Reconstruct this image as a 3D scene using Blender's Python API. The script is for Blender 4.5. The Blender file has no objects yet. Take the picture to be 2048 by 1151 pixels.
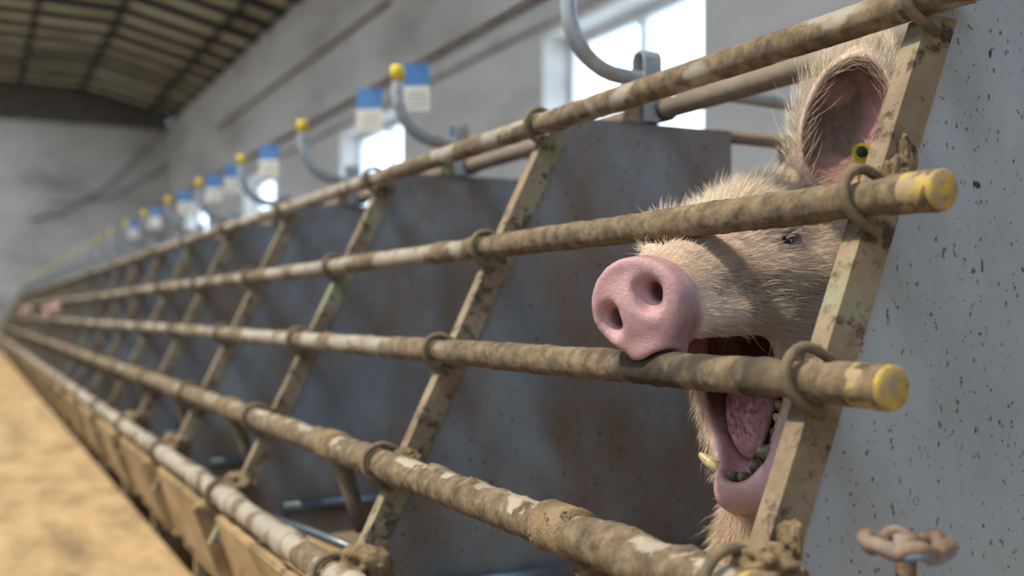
import bpy, bmesh, math, random
import numpy as np
from mathutils import Vector, Matrix
random.seed(4); RNG = np.random.default_rng(7)
SC = bpy.context.scene; C = SC.collection
# ------------------------------------------------------------------ camera
FPX = 2200.0; HOR = 625.0; CAMZ = 0.62
TH = math.atan(1089 / FPX)                      # the stall row runs along +Y; the lens looks 26 degrees right of it
FW = np.array([math.sin(TH), math.cos(TH), 0.0]); RT = np.array([math.cos(TH), -math.sin(TH), 0.0])
cd = bpy.data.cameras.new('camera'); cam = bpy.data.objects.new('camera', cd); C.objects.link(cam)
cam.location = (0, 0, CAMZ); cam.rotation_euler = (math.pi / 2, 0, -TH)
cd.sensor_width = 36; cd.lens = FPX / 2048 * 36; cd.shift_y = (HOR - 575.5) / 2048; cd.clip_start = 0.02
cd.dof.use_dof = True; cd.dof.focus_distance = 0.97; cd.dof.aperture_fstop = 3.6
SC.camera = cam
# ------------------------------------------------------------------ sky, sun, exposure
w = bpy.data.worlds.new('sky'); SC.world = w; w.use_nodes = True
bg = w.node_tree.nodes['Background']; bg.inputs[0].default_value = (0.70, 0.84, 1.0, 1); bg.inputs[1].default_value = 5.4
sd = bpy.data.lights.new('sun_offscreen', 'SUN'); sun = bpy.data.objects.new('sun_offscreen', sd); C.objects.link(sun)
sd.energy = 5.6; sd.color = (1.0, 0.84, 0.60); sd.angle = math.radians(1.2)
SUN = Vector((0.53, -0.10, -0.84)).normalized()
sun.rotation_euler = SUN.to_track_quat('-Z', 'Y').to_euler(); sun.location = (-3, 2, 8)
vs = SC.view_settings; vs.view_transform = 'Standard'; vs.look = 'None'; vs.gamma = 1.0; vs.use_curve_mapping = False
vs.exposure = -0.15
# ------------------------------------------------------------------ helpers
def P(px, py, z):
    "photo pixel + depth along the lens axis (m) -> world point"
    v = z * (FW + (px - 1024) / FPX * RT + np.array([0, 0, (HOR - py) / FPX]))
    return v + np.array([0, 0, CAMZ])
def ordn(i):
    return ['first', 'second', 'third', 'fourth', 'fifth', 'sixth', 'seventh', 'eighth', 'ninth', 'tenth', 'eleventh', 'twelfth', 'thirteenth',
            'fourteenth', 'fifteenth', 'sixteenth', 'seventeenth', 'eighteenth', 'nineteenth', 'twentieth', 'twenty-first', 'twenty-second',
            'twenty-third', 'twenty-fourth', 'twenty-fifth', 'twenty-sixth', 'twenty-seventh', 'twenty-eighth', 'twenty-ninth', 'thirtieth'][i]
def hashn(ix, iy, iz):
    h = (ix.astype(np.int64) * 374761393 + iy.astype(np.int64) * 668265263 + iz.astype(np.int64) * 1274126177) & 0xffffffff
    h = ((h ^ (h >> 13)) * 1274126177) & 0xffffffff
    return ((h ^ (h >> 16)) & 0xffff) / 65535.0
def vnoise(p):
    i = np.floor(p).astype(np.int64); f = p - i; f = f * f * (3 - 2 * f); r = 0
    for dx in (0, 1):
        for dy in (0, 1):
            for dz in (0, 1):
                wt = (f[:, 0] if dx else 1 - f[:, 0]) * (f[:, 1] if dy else 1 - f[:, 1]) * (f[:, 2] if dz else 1 - f[:, 2])
                r = r + wt * hashn(i[:, 0] + dx, i[:, 1] + dy, i[:, 2] + dz)
    return r
def fbm(p, o=4):
    a, s, t = 0.5, 0.0, 0.0
    for k in range(o):
        s = s + a * vnoise(p * 2 ** k + 17.3 * k); t += a; a *= 0.5
    return s / t
def sstep(a, b, x):
    t = np.clip((x - a) / (b - a), 0, 1); return t * t * (3 - 2 * t)
def mesh_obj(name, verts, faces, mat, parent=None, smooth=True, attrs=None):
    me = bpy.data.meshes.new(name); me.from_pydata([tuple(map(float, v)) for v in verts], [], [tuple(map(int, f)) for f in faces])
    if smooth: me.polygons.foreach_set('use_smooth', [True] * len(me.polygons))
    if attrs:
        for k, val in attrs.items():
            a = me.color_attributes.new(k, 'FLOAT_COLOR', 'POINT'); a.data.foreach_set('color', np.asarray(val, np.float32).ravel())
    me.materials.append(mat); me.update()
    o = bpy.data.objects.new(name, me); C.objects.link(o)
    if parent: o.parent = parent
    return o
def bm_obj(name, bm, mat, parent=None, smooth=False):
    me = bpy.data.meshes.new(name); bmesh.ops.recalc_face_normals(bm, faces=bm.faces); bm.to_mesh(me); bm.free()
    if smooth:
        me.polygons.foreach_set('use_smooth', [True] * len(me.polygons))
    me.materials.append(mat); o = bpy.data.objects.new(name, me); C.objects.link(o)
    if parent: o.parent = parent
    return o
def abox(bm, x0, x1, y0, y1, z0, z1):
    v = [bm.verts.new(p) for p in ((x0, y0, z0), (x1, y0, z0), (x1, y1, z0), (x0, y1, z0), (x0, y0, z1), (x1, y0, z1), (x1, y1, z1), (x0, y1, z1))]
    for f in ((3, 2, 1, 0), (4, 5, 6, 7), (0, 1, 5, 4), (1, 2, 6, 5), (2, 3, 7, 6), (3, 0, 4, 7)): bm.faces.new([v[i] for i in f])
def box_obj(name, x0, x1, y0, y1, z0, z1, mat, parent=None, bevel=0):
    bm = bmesh.new(); abox(bm, x0, x1, y0, y1, z0, z1)
    if bevel: bmesh.ops.bevel(bm, geom=bm.edges[:], offset=bevel, segments=2, affect='EDGES')
    return bm_obj(name, bm, mat, parent)
def prism(bm, poly, axis_pts):
    "extrude polygon (list of 3d points) by vector"
    a = [bm.verts.new(p) for p in poly]; b = [bm.verts.new(tuple(np.add(p, axis_pts))) for p in poly]; n = len(a)
    bm.faces.new(a[::-1]); bm.faces.new(b)
    for i in range(n): bm.faces.new((a[i], a[(i + 1) % n], b[(i + 1) % n], b[i]))
def tube_data(path, r, seg=12, caps=True):
    path = np.asarray(path, float); n = len(path); rr = np.broadcast_to(np.asarray(r, float), (n,))
    t = np.gradient(path, axis=0); t /= np.linalg.norm(t, axis=1)[:, None]
    ref = np.array([0, 0, 1.0]) if abs(t[0, 2]) < 0.9 else np.array([1.0, 0, 0])
    u = np.cross(t[0], ref); u /= np.linalg.norm(u); V = []
    for i in range(n):
        u = u - t[i] * (u @ t[i]); u /= np.linalg.norm(u); v = np.cross(t[i], u)
        for k in range(seg):
            a = 2 * math.pi * k / seg; V.append(path[i] + rr[i] * (math.cos(a) * u + math.sin(a) * v))
    Fc = [(i * seg + k, i * seg + (k + 1) % seg, (i + 1) * seg + (k + 1) % seg, (i + 1) * seg + k) for i in range(n - 1) for k in range(seg)]
    if caps: Fc.append(tuple(range(seg))[::-1]); Fc.append(tuple((n - 1) * seg + k for k in range(seg)))
    return V, Fc
def tube_obj(name, path, r, mat, parent=None, seg=12, caps=True):
    V, Fc = tube_data(path, r, seg, caps); return mesh_obj(name, V, Fc, mat, parent)
def empty(name, loc=(0, 0, 0)):
    o = bpy.data.objects.new(name, None); C.objects.link(o); o.location = loc; o.empty_display_size = 0.05; return o
def tag(o, label, cat, group=None):
    o['label'] = label; o['category'] = cat
    if group: o['group'] = group
    return o
def struct(o, label=None, cat=None):
    o['kind'] = 'structure'
    if label: o['label'] = label
    if cat: o['category'] = cat
    return o
def copy_tree(o, parent=None):
    c = o.copy(); C.objects.link(c)
    if parent: c.parent = parent
    for ch in o.children: copy_tree(ch, c)
    return c
# ------------------------------------------------------------------ materials
def ramp(nt, fac, stops):
    r = nt.nodes.new('ShaderNodeValToRGB'); e = r.color_ramp.elements
    while len(e) < len(stops): e.new(0.5)
    for i, (p, c) in enumerate(stops): e[i].position = p; e[i].color = (*c, 1) if len(c) == 3 else c
    nt.links.new(fac, r.inputs[0]); return r.outputs[0]
def noise(nt, vec, scale, detail=5, rough=0.6, sc=None):
    if sc:
        m = nt.nodes.new('ShaderNodeMapping'); m.inputs['Scale'].default_value = sc; nt.links.new(vec, m.inputs[0]); vec = m.outputs[0]
    n = nt.nodes.new('ShaderNodeTexNoise'); n.inputs['Scale'].default_value = scale; n.inputs['Detail'].default_value = detail
    n.inputs['Roughness'].default_value = rough; nt.links.new(vec, n.inputs['Vector']); return n.outputs[0]
def mixc(nt, fac, a, b, mode='MIX'):
    m = nt.nodes.new('ShaderNodeMix'); m.data_type = 'RGBA'; m.blend_type = mode
    for s, val in ((m.inputs[0], fac), (m.inputs[6], a), (m.inputs[7], b)):
        if hasattr(val, 'is_linked') or hasattr(val, 'links'): nt.links.new(val, s)
        elif isinstance(val, (int, float)): s.default_value = val
        else: s.default_value = (*val, 1)
    return m.outputs[2]
def newmat(name):
    m = bpy.data.materials.new(name); m.use_nodes = True; nt = m.node_tree; b = nt.nodes['Principled BSDF']
    tc = nt.nodes.new('ShaderNodeNewGeometry'); return m, nt, b, tc.outputs['Position']
def bump(nt, b, h, strength, dist):
    n = nt.nodes.new('ShaderNodeBump'); n.inputs['Strength'].default_value = strength; n.inputs['Distance'].default_value = dist
    nt.links.new(h, n.inputs['Height']); nt.links.new(n.outputs[0], b.inputs['Normal'])
def mottled(name, cols, scale, rough=0.8, metal=0.0, sc=None, bmp=0.3, bd=0.01, detail=6, fine=None, lo=0.3, hi=0.7):
    "noise-driven blend of a list of colours"
    m, nt, b, pos = newmat(name)
    f = noise(nt, pos, scale, detail, 0.62, sc)
    n = len(cols); c = ramp(nt, f, [(lo + (hi - lo) * i / max(1, n - 1), cols[i]) for i in range(n)])
    if fine:
        f2 = noise(nt, pos, fine[0], 4, 0.6); c = mixc(nt, ramp(nt, f2, [(fine[2], (0, 0, 0)), (fine[3], (1, 1, 1))]), c, fine[1])
    nt.links.new(c, b.inputs['Base Color']); b.inputs['Roughness'].default_value = rough; b.inputs['Metallic'].default_value = metal
    if bmp: bump(nt, b, noise(nt, pos, scale * 6, 5, 0.65), bmp, bd)
    return m
MUD = (0.22, 0.155, 0.085); MUD2 = (0.12, 0.08, 0.045); MUDL = (0.33, 0.245, 0.14); DK = (0.035, 0.026, 0.018)
def bar_mat(name, metal_cols, mud_cols, wet=0.0):
    "galvanised tube under mud: the mesh attribute 'mud' says where the crust lies"
    m, nt, b, pos = newmat(name)
    at = nt.nodes.new('ShaderNodeAttribute'); at.attribute_name = 'mud'
    n1 = noise(nt, pos, 26, 6, 0.65, (1, 0.4, 1)); cm = ramp(nt, n1, [(0.35, metal_cols[0]), (0.62, metal_cols[1])])
    n2 = noise(nt, pos, 55, 7, 0.7); cc = ramp(nt, n2, [(0.30, mud_cols[0]), (0.5, mud_cols[1]), (0.68, mud_cols[2])])
    ad = nt.nodes.new('ShaderNodeMath'); ad.operation = 'MULTIPLY_ADD'; nt.links.new(noise(nt, pos, 120, 5, 0.7), ad.inputs[0]); ad.inputs[1].default_value = 0.7
    sp = nt.nodes.new('ShaderNodeSeparateColor'); nt.links.new(at.outputs['Color'], sp.inputs[0]); nt.links.new(sp.outputs[0], ad.inputs[2])
    mk = ramp(nt, ad.outputs[0], [(0.42, (0.12, 0.12, 0.12)), (1.0, (1, 1, 1))])
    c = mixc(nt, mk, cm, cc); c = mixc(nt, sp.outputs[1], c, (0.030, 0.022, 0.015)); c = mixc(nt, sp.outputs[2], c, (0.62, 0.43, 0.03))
    nt.links.new(c, b.inputs['Base Color'])
    nt.links.new(ramp(nt, mk, [(0, (0.38,) * 3), (1, (0.92,) * 3)]), b.inputs['Roughness'])
    bump(nt, b, noise(nt, pos, 260, 6, 0.75), 0.55, 0.003)
    return m
M = {}
M['plaster'] = mottled('whitewashed_plaster', [(0.36, 0.325, 0.29), (0.56, 0.52, 0.475), (0.66, 0.62, 0.575)], 1.1, 0.9, sc=(1, 0.5, 1.6), bmp=0.2)
M['plaster_far'] = M['plaster']
M['ledge'] = mottled('ledge_paint', [(0.45, 0.42, 0.38), (0.62, 0.60, 0.57)], 3, 0.8)
M['rust'] = mottled('rusty_conduit', [(0.20, 0.15, 0.13), (0.34, 0.30, 0.28)], 3, 0.8)
M['floor'] = mottled('trodden_floor', [(0.15, 0.095, 0.048), (0.35, 0.24, 0.118), (0.45, 0.32, 0.165)], 3.0, 0.92, sc=(2.2, 0.8, 1), bmp=0.8, bd=0.02, fine=(16, (0.22, 0.145, 0.07), 0.58, 0.72))
M['purlin'] = mottled('dark_purlin', [(0.035, 0.032, 0.034), (0.07, 0.062, 0.06)], 4, 0.9)
M['panel'] = mottled('insulation_panel', [(0.34, 0.29, 0.17), (0.56, 0.50, 0.31), (0.64, 0.58, 0.40)], 2.0, 0.95)
M['white'] = mottled('white_window_paint', [(0.70, 0.72, 0.74), (0.85, 0.86, 0.87)], 5, 0.6, bmp=0)
def glass():
    m, nt, b, pos = newmat('window_glass'); out = nt.nodes['Material Output']
    t = nt.nodes.new('ShaderNodeBsdfTransparent'); t.inputs[0].default_value = (0.95, 0.98, 1, 1); g = nt.nodes.new('ShaderNodeBsdfGlossy'); g.inputs['Roughness'].default_value = 0.05
    x = nt.nodes.new('ShaderNodeMixShader'); x.inputs[0].default_value = 0.06
    nt.links.new(t.outputs[0], x.inputs[1]); nt.links.new(g.outputs[0], x.inputs[2]); nt.links.new(x.outputs[0], out.inputs[0]); return m
M['glass'] = glass()
M['timber'] = mottled('dark_boarding', [(0.11, 0.095, 0.08), (0.18, 0.155, 0.13)], 3, 0.9)  # one tone for the gable boards, darker than the plaster
M['wetfloor'] = mottled('dunged_stall_floor', [(0.12, 0.085, 0.05), (0.24, 0.17, 0.095)], 6, 0.6, bmp=0.4)
# ================================================================== the barn
XW = 3.0; YF = 18.9; Y0 = -4.0; ZW = CAMZ + 3.1; KX, KZ = 1.6, CAMZ + 3.47; XL = -6.4; RX = -2.4
GUT = 0.50
bm = bmesh.new(); abox(bm, XL, 0.475, Y0, YF + 0.2, -0.2, 0.0); abox(bm, 0.475, XW + 0.3, Y0, 0.3, -0.2, 0.0); fl = struct(bm_obj('floor', bm, M['floor']))
bm = bmesh.new(); abox(bm, 0.475, 0.75, 0.3, YF + 0.2, -0.26, -0.2); abox(bm, 0.75, XW + 0.3, 0.3, YF + 0.2, -0.26, 0.0); bm_obj('stall_floor', bm, M['wetfloor'], fl)
# right wall with window openings
WC = [1.01 + 3.87 * i for i in range(5)]; WH = 0.775; ZS, ZH = CAMZ + 0.5, CAMZ + 1.60
bm = bmesh.new(); T = 0.24
abox(bm, XW, XW + T, Y0, YF + 0.2, 0, ZS); abox(bm, XW, XW + T, Y0, YF + 0.2, ZH, ZW + 0.05)
ys = Y0
for c in WC: abox(bm, XW, XW + T, ys, c - WH, ZS, ZH); ys = c + WH
abox(bm, XW, XW + T, ys, YF + 0.2, ZS, ZH)
struct(bm_obj('wall_right', bm, M['plaster']))
for i, c in enumerate(WC):
    wd = struct(empty('window_%d' % (i + 1), (XW + 0.18, c, ZS)))
    bm = bmesh.new(); a, b_ = -WH, WH; H = ZH - ZS; d0, d1 = 0.0, 0.06
    abox(bm, d0, d1, a, a + 0.045, 0, H); abox(bm, d0, d1, b_ - 0.045, b_, 0, H); abox(bm, d0, d1, a + 0.06, b_ - 0.06, 0, 0.06)
    abox(bm, d0, d1, a + 0.06, b_ - 0.06, H - 0.06, H); abox(bm, d0, d1, -0.035, 0.035, 0.06, H - 0.06)
    bm_obj('window_frame', bm, M['white'], wd)
    for s in (-1, 1):
        box_obj('pane', 0.025, 0.031, min(s * 0.04, s * (WH - 0.06)), max(s * 0.04, s * (WH - 0.06)), 0.06, H - 0.06, M['glass'], wd)
    box_obj('window_sill', -0.20, 0.0, a, b_, -0.03, 0.0, M['white'], wd)
# pipes and ledge on the right wall
struct(box_obj('trim_1', XW - 0.05, XW, 0.5, YF, CAMZ + 1.66, CAMZ + 1.73, M['ledge'], bevel=0.008))
struct(tube_obj('trim_2', [(XW - 0.03, y, CAMZ + 1.83) for y in np.linspace(0.5, YF, 12)], 0.022, M['rust']))
struct(tube_obj('trim_3', [(XW - 0.03, y, CAMZ + 2.45) for y in np.linspace(8.2, 14.8, 8)], 0.02, M['rust']))
# far wall, near wall with doorway, left wall with windows; unseen openings sized for fill
bm = bmesh.new(); abox(bm, XL, XW, YF, YF + 0.2, 0, CAMZ + 3.02); wb = struct(bm_obj('wall_back', bm, M['plaster_far']))
box_obj('gable_boarding', XL, XW, YF + 0.06, YF + 0.2, CAMZ + 3.02, KZ + 0.2, M['timber'], wb)
bm = bmesh.new(); abox(bm, XL - 0.2, XL, Y0, YF + 0.2, 0, 1.3)
for k in range(8):
    y = Y0 + k * (YF - Y0) / 7; abox(bm, XL - 0.2, XL, y - 0.85, y + 0.85, 1.3, 2.5)
abox(bm, XL - 0.2, XL, Y0, YF + 0.2, 2.5, ZW); struct(bm_obj('wall_left', bm, M['plaster']))
bm = bmesh.new(); abox(bm, XL, -1.5, Y0 - 0.2, Y0, 0, ZW); abox(bm, -0.6, XW, Y0 - 0.2, Y0, 0, ZW); abox(bm, -1.5, -0.6, Y0 - 0.2, Y0, 2.1, ZW)
struct(bm_obj('wall_front', bm, M['plaster']))
# cables running over the far wall
for k, pts in enumerate([[(338, 255), (290, 300), (215, 375), (130, 425), (60, 440)], [(338, 330), (280, 365), (215, 400), (100, 405)]]):
    pa = [P(x, y, (YF - 0.03 - 0) / (FW[1] + (x - 1024) / FPX * RT[1])) for x, y in pts]
    tag(tube_obj('wall_cable', pa, 0.011, M['purlin'], seg=8), ['dark cable sagging diagonally across the far wall from its top corner', 'lower dark cable running down the far wall from the corner'][k], 'cable')
# ceiling: roof deck, cross ribs, long purlins and insulation panels between them
prof = [(XW + 0.25, ZW - 0.02), (KX, KZ), (-0.9, KZ + 0.04)]; profL = [(RX - 0.55, KZ + 0.04), (XL + 1.4, KZ), (XL - 0.2, ZW - 0.02)]  # added ridge gap between the two profiles, out of view, lets sun in
bm = bmesh.new()
for pr in (prof, profL):
    for (xa, za), (xb, zb) in zip(pr[:-1], pr[1:]):
        prism(bm, [(xa, Y0, za + 0.10), (xb, Y0, zb + 0.10), (xb, Y0, zb + 0.16), (xa, Y0, za + 0.16)], (0, YF + 0.4 - Y0, 0))
ceil = struct(bm_obj('ceiling', bm, M['purlin']))
RIB = 0.62; ribs = np.arange(Y0 + 0.5, YF - 0.3, RIB)
def cz(x): return np.interp(x, [KX, XW + 0.25], [KZ, ZW - 0.02]) if x > KX else KZ + 0.04 * (KX - x) / 2.5
XS = [XW, 2.62, 1.6, 0.72, -0.15, -0.9]
bm = bmesh.new()
for xa, xb in ((XW + 0.02, KX), (KX, -0.9)):
    prism(bm, [(xa, 0, cz(xa) - 0.03), (xb, 0, cz(xb) - 0.03), (xb, 0, cz(xb) + 0.10), (xa, 0, cz(xa) + 0.10)], (0, 0.13, 0))
rib0 = bm_obj('rib', bm, M['purlin'], ceil); rib0.location.y = ribs[0]
for y in ribs[1:]:
    r = rib0.copy(); C.objects.link(r); r.location.y = y
for x in XS[1:]:
    wd2 = 0.03 if x != KX else 0.05
    box_obj('purlin', x - wd2, x + wd2, Y0, YF, cz(x) + 0.01, cz(x) + 0.10, M['purlin'], ceil)
for xa, xb in zip(XS[:-1], XS[1:]):
    a, b_ = xa - 0.035, xb + 0.035
    bm = bmesh.new(); prism(bm, [(a, 0.15, cz(a) + 0.03), (b_, 0.14, cz(b_) + 0.03), (b_, 0.14, cz(b_) + 0.09), (a, 0.14, cz(a) + 0.09)], (0, RIB - 0.18, 0))
    bmesh.ops.bevel(bm, geom=bm.edges[:], offset=0.012, segments=1, affect='EDGES')
    p0 = bm_obj('ceiling_panel', bm, M['panel'], ceil); p0.location.y = ribs[0]
    for y in ribs[1:-1]:
        q = p0.copy(); C.objects.link(q); q.location.y = y; q.location.z = random.uniform(-0.012, 0.012)
# ================================================================== the stall row
M['angle'] = None
def angle_mat(name='muddy_angle_iron', g=1.0):
    m, nt, b, pos = newmat(name); k_ = lambda *c_: tuple(v_ * g for v_ in c_)
    n1 = noise(nt, pos, 9, 5, 0.6); c = ramp(nt, n1, [(0.38, k_(0.15, 0.11, 0.07)), (0.52, k_(0.22, 0.165, 0.11)), (0.63, k_(0.19, 0.205, 0.125) )])
    n2 = noise(nt, pos, 45, 7, 0.72); c = mixc(nt, ramp(nt, n2, [(0.52, (0, 0, 0)), (0.62, (1, 1, 1))]), c, (0.055, 0.04, 0.026))
    nt.links.new(c, b.inputs['Base Color']); b.inputs['Roughness'].default_value = 0.9
    bump(nt, b, noise(nt, pos, 90, 7, 0.7), 0.7, 0.006); return m
M['angle'] = angle_mat('muddy_angle_iron', 1.3)
def sheet_mat(name, base, dark, rust, spots, mix, metal=0.35, rough=0.5):
    m, nt, b, pos = newmat(name)
    c = ramp(nt, noise(nt, pos, 7, 6, 0.65, (1, 1, 0.55)), [(0.32, base[0]), (0.66, base[1])])
    c = mixc(nt, ramp(nt, noise(nt, pos, 5, 5, 0.7, (1.3, 1, 0.8)), [(mix[0], (0, 0, 0)), (mix[1], (1, 1, 1))]), c, dark)
    c = mixc(nt, ramp(nt, noise(nt, pos, 170, 3, 0.6, (1, 1, 0.7)), [(spots[0], (0, 0, 0)), (spots[0] + 0.03, (1, 1, 1))]), c, rust)
    c = mixc(nt, ramp(nt, noise(nt, pos, 60, 3, 0.5, (1, 1, 0.6)), [(spots[1], (0, 0, 0)), (spots[1] + 0.03, (1, 1, 1))]), c, (0.03, 0.022, 0.018))
    nt.links.new(c, b.inputs['Base Color']); b.inputs['Metallic'].default_value = metal; b.inputs['Roughness'].default_value = rough
    bump(nt, b, noise(nt, pos, 40, 6, 0.7), 0.12, 0.004); return m
M['galv'] = sheet_mat('galvanised_sheet', ((0.25, 0.29, 0.325), (0.36, 0.405, 0.44)), (0.29, 0.31, 0.32), (0.10, 0.085, 0.075), (0.635, 0.70), (0.5, 0.75), 0.25, 0.45)
M['sheet'] = sheet_mat('grimy_sheet', ((0.13, 0.155, 0.185), (0.24, 0.275, 0.31)), (0.17, 0.135, 0.11), (0.045, 0.035, 0.03), (0.66, 0.74), (0.40, 0.62), 0.2, 0.6)
M['galv_pipe'] = mottled('galvanised_pipe', [(0.26, 0.30, 0.34), (0.42, 0.47, 0.52)], 14, 0.45, 0.4, bmp=0.1, fine=(30, (0.33, 0.25, 0.16), 0.52, 0.7))
M['dark_pipe'] = mottled('dark_blue_pipe', [(0.06, 0.08, 0.105), (0.13, 0.16, 0.195)], 14, 0.3, 0.3, bmp=0.1)  # glossy blue-black pipe colour, darker than the galvanised pipe
M['rail'] = mottled('dusty_rail', [(0.12, 0.092, 0.07), (0.215, 0.175, 0.135)], 12, 0.8, bmp=0.2)
M['yellow'] = mottled('yellow_plastic', [(0.60, 0.42, 0.02), (0.78, 0.60, 0.04)], 20, 0.5, bmp=0)
M['rubber'] = mottled('black_rubber', [(0.015, 0.015, 0.02), (0.04, 0.04, 0.045)], 20, 0.6, bmp=0)
M['blue'] = mottled('blue_card', [(0.045, 0.15, 0.37), (0.06, 0.20, 0.46)], 12, 0.6, bmp=0)
M['paper'] = mottled('pale_card', [(0.58, 0.55, 0.49), (0.68, 0.66, 0.60)], 14, 0.8, bmp=0)
M['print'] = mottled('card_print', [(0.30, 0.31, 0.33), (0.38, 0.38, 0.40)], 14, 0.8, bmp=0)
M['board'] = mottled('caked_board', [(0.14, 0.092, 0.046), (0.31, 0.215, 0.105), (0.41, 0.29, 0.15)], 7, 0.92, bmp=0.6, fine=(18, (0.12, 0.08, 0.045), 0.56, 0.7))
M['mud'] = mottled('mud_clump', [MUD2, MUD, MUDL], 40, 0.95, bmp=0.8, bd=0.006, fine=(70, DK, 0.60, 0.68))
M['ubolt'] = mottled('dirty_rod', [(0.07, 0.055, 0.04), (0.20, 0.15, 0.09)], 45, 0.8, bmp=0.5, bd=0.003)
SP = 0.65; YA = 0.631; NP = 28
BARS = [(0.6695, 0.2450), (0.5915, 0.0836), (0.5270, -0.0477), (0.4520, -0.1836), (0.3900, -0.3123)]
BARS = [(x, z + CAMZ) for x, z in BARS]; RB = 0.0135; RBS = [0.0140, 0.0131, 0.0136, 0.0172, 0.0176]
TD = np.array([0.4645, 0.8856]); ND = np.array([0.8856, -0.4645])      # up the sloping front; into the stall
def front(z, off=0.0):
    "X on the sloping front line at height z, plus an offset into the stall"
    return 0.5944 + 0.488 * (z - CAMZ - 0.0511) - 0.0175 + off
ZB, ZT = CAMZ - 0.40, CAMZ + 0.262; XE = 0.99
def make_partition():
    root = empty('stall_divider', (0, 0, 0))
    z1, z0 = CAMZ + 0.235, ZB; w_ = 0.032; t = 0.0035
    fx = lambda z: front(z) + 0.0175
    # angle iron: a side flange facing the row end and a front flange facing the aisle
    bm = bmesh.new()
    prism(bm, [(fx(z0), 0, z0), (fx(z0) + w_, 0, z0), (fx(z1) + w_, 0, z1), (fx(z1), 0, z1)], (0, t, 0))
    prism(bm, [(fx(z0), t, z0), (fx(z0) + t, t, z0), (fx(z1) + t, t, z1), (fx(z1), t, z1)], (0, 0.017, 0))
    bm_obj('edge_strip', bm, M['angle'], root)
    bm = bmesh.new(); g = 0.006
    prism(bm, [(fx(ZB) + g, t + 0.0005, ZB), (XE, t + 0.0005, ZB), (XE, t + 0.0005, ZT), (fx(ZT) + 0.016, t + 0.0005, ZT), (fx(ZT - 0.012) + g, t + 0.0005, ZT - 0.012)], (0, 0.003, 0))
    bm_obj('sheet', bm, M['sheet'], root)
    tube_obj('bottom_tube', [(0.50, 0.012 - 0.02, CAMZ - 0.345), (1.0, 0.012 - 0.02, CAMZ - 0.335)], 0.011, M['dark_pipe'], root)
    for i, (x, z) in enumerate(BARS):
        r = RBS[i] + 0.0062; pts = []
        L = 0.024
        for s in np.linspace(0, 1, 4)[:-1]: pts.append((x, z) + ND * (L * (1 - s)) + TD * r)
        for a in np.linspace(0, math.pi, 11): pts.append((x, z) - ND * (r * math.sin(a)) + TD * (r * math.cos(a)))
        for s in np.linspace(0, 1, 4)[1:]: pts.append((x, z) + ND * (L * s) - TD * r)
        tube_obj('u_bolt', [(p[0], -0.010, p[1]) for p in pts], 0.0042, M['ubolt'], root, seg=8)
    for z in (CAMZ + 0.256, CAMZ + 0.09, CAMZ - 0.09, CAMZ - 0.28):
        tube_obj('side_rail', [(XE - 0.02, 0.014, z), (1.4, 0.014, z - 0.004), (2.62, 0.014, z)], 0.010, M['rail'], root, seg=8)
    for x in (1.10, 1.85, 2.62):
        tube_obj('post', [(x, 0.014, 0.0), (x, 0.014, 0.5), (x, 0.014, ZT)], 0.013, M['rail'], root, seg=8)
    box_obj('foot', 0.47, 0.50, 0.0, 0.03, -0.2, ZB + 0.01, M['angle'], root)
    return root
def name_part(i):
    if i == 0: return 'pale galvanised stall partition with slanted mud-caked front strip at the row end'
    if i == 1: return 'dark grimy blue-brown stall partition just behind the screaming sow\'s head'
    return '%s stall partition from the row end, grimy sheet with slanted front strip' % ordn(i)
part0 = make_partition(); parts = [part0]
for i in range(1, NP): parts.append(copy_tree(part0))
for i, p in enumerate(parts):
    p.location = (0, YA + SP * i, 0)
    if i == 0: p.location = (0, 0.613 + 0.10 * CAMZ * -1, 0.006); p.rotation_euler.x = -0.10      # the end partition leans
    tag(p, name_part(i), 'stall divider', 'stall partitions along the row')
    for ch in p.children:
        if ch.name.startswith('sheet') and i == 0:
            ch.material_slots[0].link = 'OBJECT'; ch.material_slots[0].material = M['galv']
YE = YA + SP * (NP - 1) + 0.1
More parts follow.
